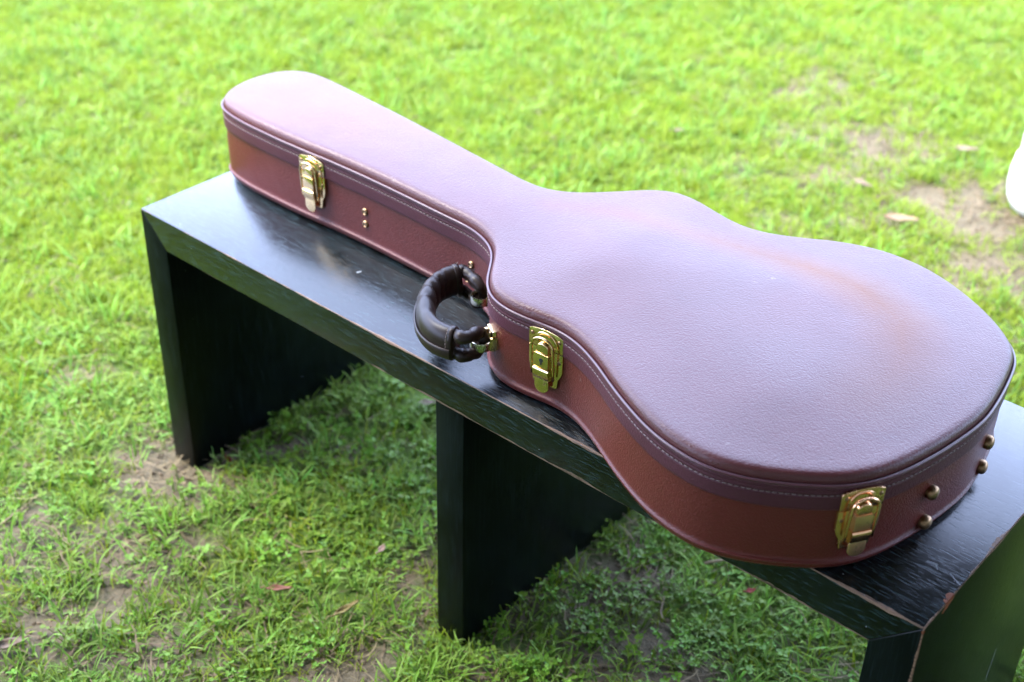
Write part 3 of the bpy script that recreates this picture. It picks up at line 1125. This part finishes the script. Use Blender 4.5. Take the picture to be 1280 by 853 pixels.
def latch(wx, wy, metal, lever_metal, keyhole=False):
    o, t, n = at_plan(wx, wy)

    def F(u, v, w):
        return o + t * u + n * (w - u * u * 1.2) + Vector((0, 0, v))
    low = [(-.0235, .0835), (-.0235, .060), (-.0220, .054), (-.0185, .048), (-.0170, .0365), (-.0160, .0345), (.0160, .0345), (.0170, .0365),
           (.0185, .048), (.0220, .054), (.0235, .060), (.0235, .0835)]
    mb = MB()
    slab(mb, low, -.0045, .0012, .0010, F)
    root = mb.build('latch', metal, case, sharp=35)
    # small turned-out side cheeks of the lower plate
    mb = MB()
    up = [(-.0237, .0850), (.0237, .0850), (.0237, .1045)] + [(.0237 * math.cos(math.radians(a)) , .1045 + .0058 * math.sin(math.radians(a)))
                                                           for a in range(15, 180, 15)] + [(-.0237, .1045)]
    slab(mb, up, -.0005, .0022, .0010, F)
    mb.build('upper_plate', metal, root, sharp=35)
    mb = MB()
    hump = arc(0, .0925, .0155, -5, 185, 16)
    slab(mb, hump, .0016, .0028, .0022, F)
    mb.build('catch_hump', metal, root, sharp=40)
    # wire bail
    path = [F(-.0150, .049, .0062), F(-.0150, .060, .0070), F(-.0150, .078, .0082), F(-.0146, .088, .0088)]
    path += [F(.0146 * math.cos(math.radians(a)), .0905 + .0122 * math.sin(math.radians(a)), .0088) for a in range(165, 0, -15)]
    path += [F(.0146, .088, .0088), F(.0150, .078, .0082), F(.0150, .060, .0070), F(.0150, .049, .0062)]
    sweep(path, .0016, 8, up=tuple(n)).build('bail', metal, root)
    # lever with rounded head
    mb = MB()
    head = [(-.0082, .0815)] + [(-.0082 * math.cos(math.radians(a)), .0888 + .0070 * math.sin(math.radians(a))) for a in range(0, 181, 15)] + [(.0082, .0815)]
    slab(mb, head[::-1], .003, .0088, .0020, F)
    mb.build('lever_head', metal, root, sharp=40)
    mb = MB()
    face = [(-.0096, .0622), (.0096, .0622), (.0094, .0816), (-.0094, .0816)]
    slab(mb, face, .0025, .0098, .0007, F)
    mb.build('lever', lever_metal, root, sharp=35)
    mb = MB()
    rings_ = []
    for v, w in ((.0618, .0040), (.0620, .0104), (.0602, .0116), (.0560, .0113), (.0506, .0098), (.0468, .0082), (.0455, .0030)):
        rings_.append([F(-.0106, v, w), F(-.0030, v, w + .0003), F(.0030, v, w + .0003), F(.0106, v, w)])
    mb.loft(rings_, closed=False, flip=False)
    sides = [r[0] for r in rings_]
    mb.add(sides, [tuple(range(len(sides)))])
    sides = [r[-1] for r in rings_]
    mb.add(sides, [tuple(range(len(sides)))[::-1]])
    mb.build('hinge_knuckle', metal, root, sharp=40)
    mb = MB()
    tongue = [(-.0086, .0475), (-.0097, .0420)] + [(.0102 * math.cos(math.radians(a)), .0368 + .0098 * math.sin(math.radians(a))) for a in range(190, 351, 16)] + [(.0097, .0420), (.0086, .0475)]
    slab(mb, tongue, .0060, .0078, .0009, F)
    mb.build('tongue', lever_metal, root, sharp=40)
    for u, v, w in ((-.0188, .1005, .0020), (.0188, .1005, .0020), (-.0190, .0720, .0010), (.0190, .0720, .0010)):
        fr = Matrix(((t.x, 0, n.x, 0), (t.y, 0, n.y, 0), (0, 1, 0, 0), (0, 0, 0, 1)))
        fr = Matrix.Translation(F(u, v, w)) @ fr
        lathe([(.0024, -.001), (.0024, .0004), (.0019, .0010), (.0009, .0013)], 12, fr).build('rivet', BRASS_OLD, root)
    if keyhole:
        mb = MB()
        slab(mb, arc(0, .0732, .0028, 0, 345, 14) , .0094, .0101, .0002, F)
        slab(mb, [(-.0011, .0672), (.0011, .0672), (.0008, .0727), (-.0008, .0727)], .0094, .0102, .0002, F)
        mb.build('keyhole', BLACK, root)
    return root


l1 = latch(.226, .137, BRASS, BRASS)
l2 = latch(.746, .0235, BRASS, BRASS, True)
l2['label'] = 'brass latch with a keyhole beside the handle'
l3 = latch(1.150, .020, BRASS_GOLD, BRASS_SPECK)
l3['label'] = 'brass latch with tarnished speckled lever'


def button(name, wx, wy, z, prof, mat, w=-.0035, seg=18):
    o, t, n = at_plan(wx, wy)
    fr = Matrix.Translation(o + n * w + Vector((0, 0, z))) @ Matrix(((t.x, 0, n.x, 0), (t.y, 0, n.y, 0), (0, 1, 0, 0), (0, 0, 0, 1)))
    return lathe(prof, seg, fr).build(name, mat, case, sharp=60)


FOOT = [(.0080, -.001), (.0084, .0030), (.0083, .0044), (.0076, .0061), (.0062, .0076), (.0042, .0086), (.0018, .0091), (.0005, .0092)]
for wx, wy, z in ((1.184, .252, .053), (1.181, .122, .060), (1.184, .252, .019), (1.181, .122, .020)):
    button('foot_stud', wx, wy, z, FOOT, BRASS_OLD)
RIV = [(.0056, -.001), (.0056, .0008), (.0048, .0022), (.0034, .0029), (.0030, .0022), (.0012, .0018)]
for wx, wy, z in ((.324, .139, .058), (.324, .139, .039), (.526, .132, .060), (.524, .132, .036)):
    button('rivet', wx, wy, z, RIV, BRASS_OLD)

# handle -----------------------------------------------------------------
A, tA, nA = at_plan(.588, .105)
B, tB, nB = at_plan(.656, .030)
mid = (A + B) / 2
HT = (B - A).normalized()
HN = Vector((HT.y, -HT.x, 0))
if HN.dot(nA) < 0:
    HN = -HN
ZH = .058


def H(t, n, z=0.0):
    return mid + HT * t + HN * n + Vector((0, 0, ZH + z))


def bez(pts, n):
    """smooth curve through points (Catmull-Rom)"""
    p = [Vector(q) for q in pts]
    p = [p[0] * 2 - p[1]] + p + [p[-1] * 2 - p[-2]]
    out = []
    for i in range(1, len(p) - 2):
        for k in range(n):
            t = k / n
            out.append(.5 * ((2 * p[i]) + (p[i + 1] - p[i - 1]) * t + (2 * p[i - 1] - 5 * p[i] + 4 * p[i + 1] - p[i + 2]) * t * t
                             + (3 * p[i] - p[i - 1] - 3 * p[i + 1] + p[i + 2]) * t ** 3))
    out.append(p[-2])
    return out


gp = bez([H(-.072, .045, .003), H(-.067, .056, .002), H(-.052, .069, .001), H(-.028, .077), H(.000, .079), (H(.029, .075)), H(.049, .065), H(.061, .052), H(.066, .042)], 9)
ng = len(gp)


def grip_shape(i, th):
    """tall rounded section: two cords wrapped in leather, pinched at the ends, with creases"""
    s = i / (ng - 1)
    c, q = math.cos(th), math.sin(th)
    k = 1.0 + .07 * math.cos(2 * th) * 0
    waist = 1 - .10 * math.exp(-(q / .28) ** 2)                    # a slight hollow between the two cords
    k *= waist
    inner = max(0, -c)                                              # side that faces the case
    for pos, wd, dp in ((.27, .026, .26), (.37, .022, .34), (.48, .026, .26), (.19, .018, .14), (.62, .03, .12)):
        k *= 1 - dp * math.exp(-((s - pos + .03 * q) / wd) ** 2) * (.25 + .75 * inner) * (1 if q > -.4 else .4)
    return k


gm = MB()
sweep(gp, lambda i: (.0130, .0215), 28, mb=gm, bumpf=lambda i, th: grip_shape(i, th))
grip = gm.build('handle', HANDLE, case)
# flap seam: the wrapped cover ends in a folded edge low on the outside
fl = MB()
rg = []
for i in range(3, ng):
    t = (gp[min(i + 1, ng - 1)] - gp[i - 1]).normalized()
    s = t.cross(Vector((0, 0, 1))).normalized()
    if s.dot(gp[i] - mid) < 0:
        s = -s
    rg.append([gp[i] + s * a + Vector((0, 0, z)) for a, z in ((.0126, -.0015), (.0142, -.0022), (.0150, -.0034), (.0144, -.0105), (.0116, -.0172), (.0062, -.0214), (.0030, -.0218))])
fl.loft(rg, closed=False)
flap = fl.build('cover_flap', HANDLE, grip)
sol = flap.modifiers.new('thickness', 'SOLIDIFY')
sol.thickness = .0016
# collars where the cover ends
for e in (0, ng - 1):
    d = (gp[1] - gp[0]).normalized() if e == 0 else (gp[-1] - gp[-2]).normalized()
    pth = [gp[e] - d * .006, gp[e] - d * .003, gp[e], gp[e] + d * .0015]
    rr = [(.0134, .0220), (.0141, .0227), (.0141, .0227), (.0128, .0216)]
    sweep(pth, lambda i: rr[i], 26, bumpf=lambda i, th: 1 - .10 * math.exp(-(math.sin(th) / .28) ** 2)).build('collar', HANDLE, grip)
    # row of stitches across the collar on its outer side
    mb = MB()
    s = d.cross(Vector((0, 0, 1))).normalized()
    if s.dot(gp[e] - mid) < 0:
        s = -s
    for k in range(11):
        th = math.radians(-62 + 12.4 * k)
        c, q = math.cos(th), math.sin(th)
        w = 1 - .10 * math.exp(-(q / .28) ** 2)
        o = gp[e] - d * .0058 * (1 if e else -1) * (1 if e else -1) + s * (.0143 * w * c) + Vector((0, 0, .0229 * w * q))
        nn = (s * c * 2 + Vector((0, 0, q))).normalized()
        tt = d.cross(nn).normalized()
        vs = [o + tt * a * .0012 + d * b * .0004 + nn * h for h in (-.0004, .0005) for a, b in ((-1, -1), (1, -1), (1, 1), (-1, 1))]
        mb.add(vs, [(0, 1, 5, 4), (1, 2, 6, 5), (2, 3, 7, 6), (3, 0, 4, 7), (4, 5, 6, 7)])
    s_ = mb.build('collar_stitching', THREAD, grip, smooth=False)
    s_['kind'] = 'stuff'
# straps: at either end a padded loop leaves the grip high, turns through the bracket and comes back low
for sgn, br, nrm, tng in ((-1, A, nA, tA), (1, B, nB, tB)):
    ring_c = br + nrm * .017 + Vector((0, 0, ZH - .004))
    g0 = gp[0] if sgn < 0 else gp[-1]
    gi_ = gp[3] if sgn < 0 else gp[-4]
    out = (g0 - mid)
    top = [gi_ + Vector((0, 0, .0125)), g0 + Vector((0, 0, .0125)), g0.lerp(ring_c, .40) + HT * sgn * .012 + Vector((0, 0, .0145)),
           g0.lerp(ring_c, .80) + HT * sgn * .010 + Vector((0, 0, .0150)), ring_c + nrm * -.004 + Vector((0, 0, .0120)), ring_c + nrm * -.0085 + Vector((0, 0, .000)),
           ring_c + nrm * -.004 + Vector((0, 0, -.0115)), g0.lerp(ring_c, .80) + HT * sgn * .006 + Vector((0, 0, -.0135)),
           g0.lerp(ring_c, .40) + HT * sgn * .008 + Vector((0, 0, -.0135)), g0 + Vector((0, 0, -.0125)), gi_ + Vector((0, 0, -.0120))]
    sp = bez(top, 7)
    nsp = len(sp)

    def srad(i, nsp=nsp):
        s = i / (nsp - 1)
        mid_ = math.exp(-((s - .5) / .11) ** 2)
        b = .0082 - .0030 * mid_ + .0006 * math.sin(s * 41) + .0004 * math.sin(s * 77 + 1)
        return (b * (1 + .25 * mid_), b)
    sweep(sp, srad, 14, up=tuple(nrm.cross(Vector((0, 0, 1)))), cap=True).build('strap', HANDLE, grip)
    # bracket: metal loop round the turn of the strap and a plate with tabs on the wall
    mb = MB()
    lp = []
    for k in range(20):
        a = 2 * math.pi * k / 20
        lp.append(ring_c + nrm * (-.006 + .0125 * math.cos(a)) + tng * (.0115 * math.sin(a)))
    hw = .0056
    rgs = [[q + Vector((0, 0, -.004 + z)) + (q - (ring_c - nrm * .006)).normalized() * w for q in lp]
           for z, w in ((-hw, 0), (-hw, .0012), (-hw * .6, .0017), (hw * .6, .0017), (hw, .0012), (hw, 0), (-hw, 0))]
    mb.loft(rgs)
    mb.build('ring', SILVER, grip, sharp=50)

    def F(u, v, w, br=br, tng=tng, nrm=nrm):
        return br + tng * u + nrm * w + Vector((0, 0, v))
    mb = MB()
    slab(mb, [(-.0095, ZH - .0165), (.0095, ZH - .0165), (.0105, ZH - .008), (.0105, ZH + .003), (.0095, ZH + .0105), (-.0095, ZH + .0105), (-.0105, ZH + .003), (-.0105, ZH - .008)],
         -.0055, .0006, .0006, F)
    for sd in (-1, 1):
        slab(mb, [(sd * .0118 - .0018, ZH - .0130), (sd * .0118 + .0018, ZH - .0130), (sd * .0118 + .0018, ZH + .0040), (sd * .0118 - .0018, ZH + .0040)], -.0065, .0045, .0006, F)
    mb.build('bracket', BRASS, grip, sharp=40)


# ------------------------------------------------------------------ white pot at the right
M = Mat('white_glaze')
M.link(M.mix(M.ramp(M.noise(scale=9, detail=5), [(.45, 0), (.8, 1)]), (.66, .66, .60), (.52, .52, .43)), M.p.inputs['Base Color'])
GLAZE = M.set(rough=.35, normal=M.bump(M.noise(scale=18, detail=3), .08, .003))
pot = empty('garden_pot', (.705, 1.809, 0), 'white rounded garden pot standing on the lawn at the right edge', 'pot')
lathe([(.050, -.004), (.066, .000), (.078, .010), (.087, .030), (.0915, .058), (.0910, .088), (.0880, .108), (.0865, .1185), (.0820, .122), (.074, .120)], 40).build('body', GLAZE, pot)
lathe([(.070, .116), (.0785, .1215), (.0800, .128), (.0802, .142), (.0805, .170), (.0745, .198), (.0640, .221), (.0485, .238), (.0270, .249), (.0040, .2525)], 40).build('lid', GLAZE, pot)


# ------------------------------------------------------------------ fallen leaves
def leaf_colour(name, c0, c1):
    M = Mat(name)
    n = M.noise(scale=60, detail=5, rough=.65)
    M.link(M.mix(M.ramp(n, [(.35, 0), (.65, 1)]), c0, c1), M.p.inputs['Base Color'])
    return M.set(rough=.65, spec=.3, normal=M.bump(M.noise(scale=250, detail=3), .5, .001))


RUSSET = leaf_colour('russet_leaf', (0.135, 0.05, 0.033), (0.19, 0.09, 0.055))
TAN = leaf_colour('tan_leaf', (.15, .092, .050), (.215, .142, .085))
OCHRE = leaf_colour('ochre_leaf', (0.15, 0.12, 0.04), (0.22, 0.165, 0.07))
PINKISH = leaf_colour('pinkish_leaf', (0.21, 0.135, 0.11), (0.26, 0.18, 0.15))
GREYB = leaf_colour('grey_brown_leaf', (.09, .06, .036), (.15, .105, .07))
PALE = leaf_colour('pale_leaf', (.11, .072, .046), (.16, .11, .072))
RED = leaf_colour('red_petal', (0.17, 0.018, 0.01), (0.225, 0.03, 0.015))


def dead_leaf(x, y, L, wd, az, curl, mat, label, cat='leaf', lift=.018, bend=.2, tilt=0.0):
    mb = MB()
    nu, nv = 12, 6
    rows = []
    for i in range(nu + 1):
        t = i / nu
        w = wd * (math.sin(math.pi * min(1, t * .93 + .03)) ** .8) * (1 - .25 * t)
        row = []
        for j in range(nv + 1):
            s = j / nv * 2 - 1
            th = s * curl
            yy = (math.sin(th) / max(curl, .05)) * w
            z = (1 - math.cos(th)) / max(curl, .05) * w + bend * L * (t - .5) ** 2 + .0012 * math.sin(9 * t + 5 * s) + tilt * (t - .5) * L
            row.append(((t - .5) * L, yy, z))
        rows.append(row)
    mb.loft([[Vector(p) for p in r] for r in rows], closed=False)
    o = mb.build('fallen_leaf', mat)
    o.location = (x, y, float(ground_z(np.array([x]), np.array([y]))[0]) + lift)
    o.rotation_euler = (0, 0, az)
    sm = o.modifiers.new('thickness', 'SOLIDIFY')
    sm.thickness = .0006
    # a thin stalk as a part of its own
    st = sweep([(-.5 * L, 0, .25 * bend * L), (-.60 * L, .004, .2 * bend * L), (-.74 * L, .002, .1 * bend * L)], .0009, 6).build('stalk', mat, o)
    tag(o, label, cat, 'fallen leaves on the lawn')
    return o


AZ0 = math.atan2(cr.y, cr.x)          # direction that runs left to right in the picture
dead_leaf(.380, -.106, .036, .0075, AZ0 + .05, 1.1, RUSSET, 'reddish brown curled leaf on the grass between the left and middle legs', lift=.022)
dead_leaf(.479, -.069, .046, .0075, AZ0 + .75, 1.3, OCHRE, 'ochre rolled leaf lying aslant near the foot of the middle leg', lift=.020)
dead_leaf(.503, 1.526, .072, .016, AZ0 - .15, .7, TAN, 'large tan leaf on the dry patch behind the wide end of the case', lift=.020)
dead_leaf(.454, 1.933, .056, .013, AZ0 - .1, .5, PALE, 'light brown dry leaf in the grass just left of the white pot', lift=.022)
dead_leaf(.356, 1.616, .055, .012, AZ0 - .8, .8, GREYB, 'dull brown leaf on bare soil, farther left than the large tan one', lift=.016)
dead_leaf(-.096, 1.55, .030, .009, AZ0 + .2, .6, PALE, 'small dry leaf on green lawn behind the narrow waist of the case', lift=.022)
dead_leaf(.218, .368, .032, .010, AZ0 + .1, .7, PINKISH, 'small pinkish leaf on the grass close to the top of the middle leg', lift=.016)
dead_leaf(.190, -.420, .050, .011, AZ0 + .45, .9, GREYB, 'grey brown dry leaf at the lower left corner of the lawn', lift=.014)
dead_leaf(.425, .055, .020, .006, AZ0 + 1.2, .8, PINKISH, 'tiny pinkish leaf scrap on the grass left of the middle leg', lift=.018)
dead_leaf(.08, .045, .022, .006, AZ0 - .9, .9, RED, 'small red brown leaf scrap on the soil by the foot of the left leg', lift=.006)
dead_leaf(.880, .355, .016, .0055, AZ0 + .4, .6, RED, 'red petal on the weeds beneath the right half of the bench', 'petal', lift=.014)
tw = sweep([(.80, .352, .016), (.822, .376, .021), (.838, .398, .019), (.856, .420, .024)], lambda i: (.0032, .0011), 6).build('straw_blade', STRAW)
tag(tw, 'pale dry straw lying aslant on the weeds beneath the right half of the bench', 'straw')
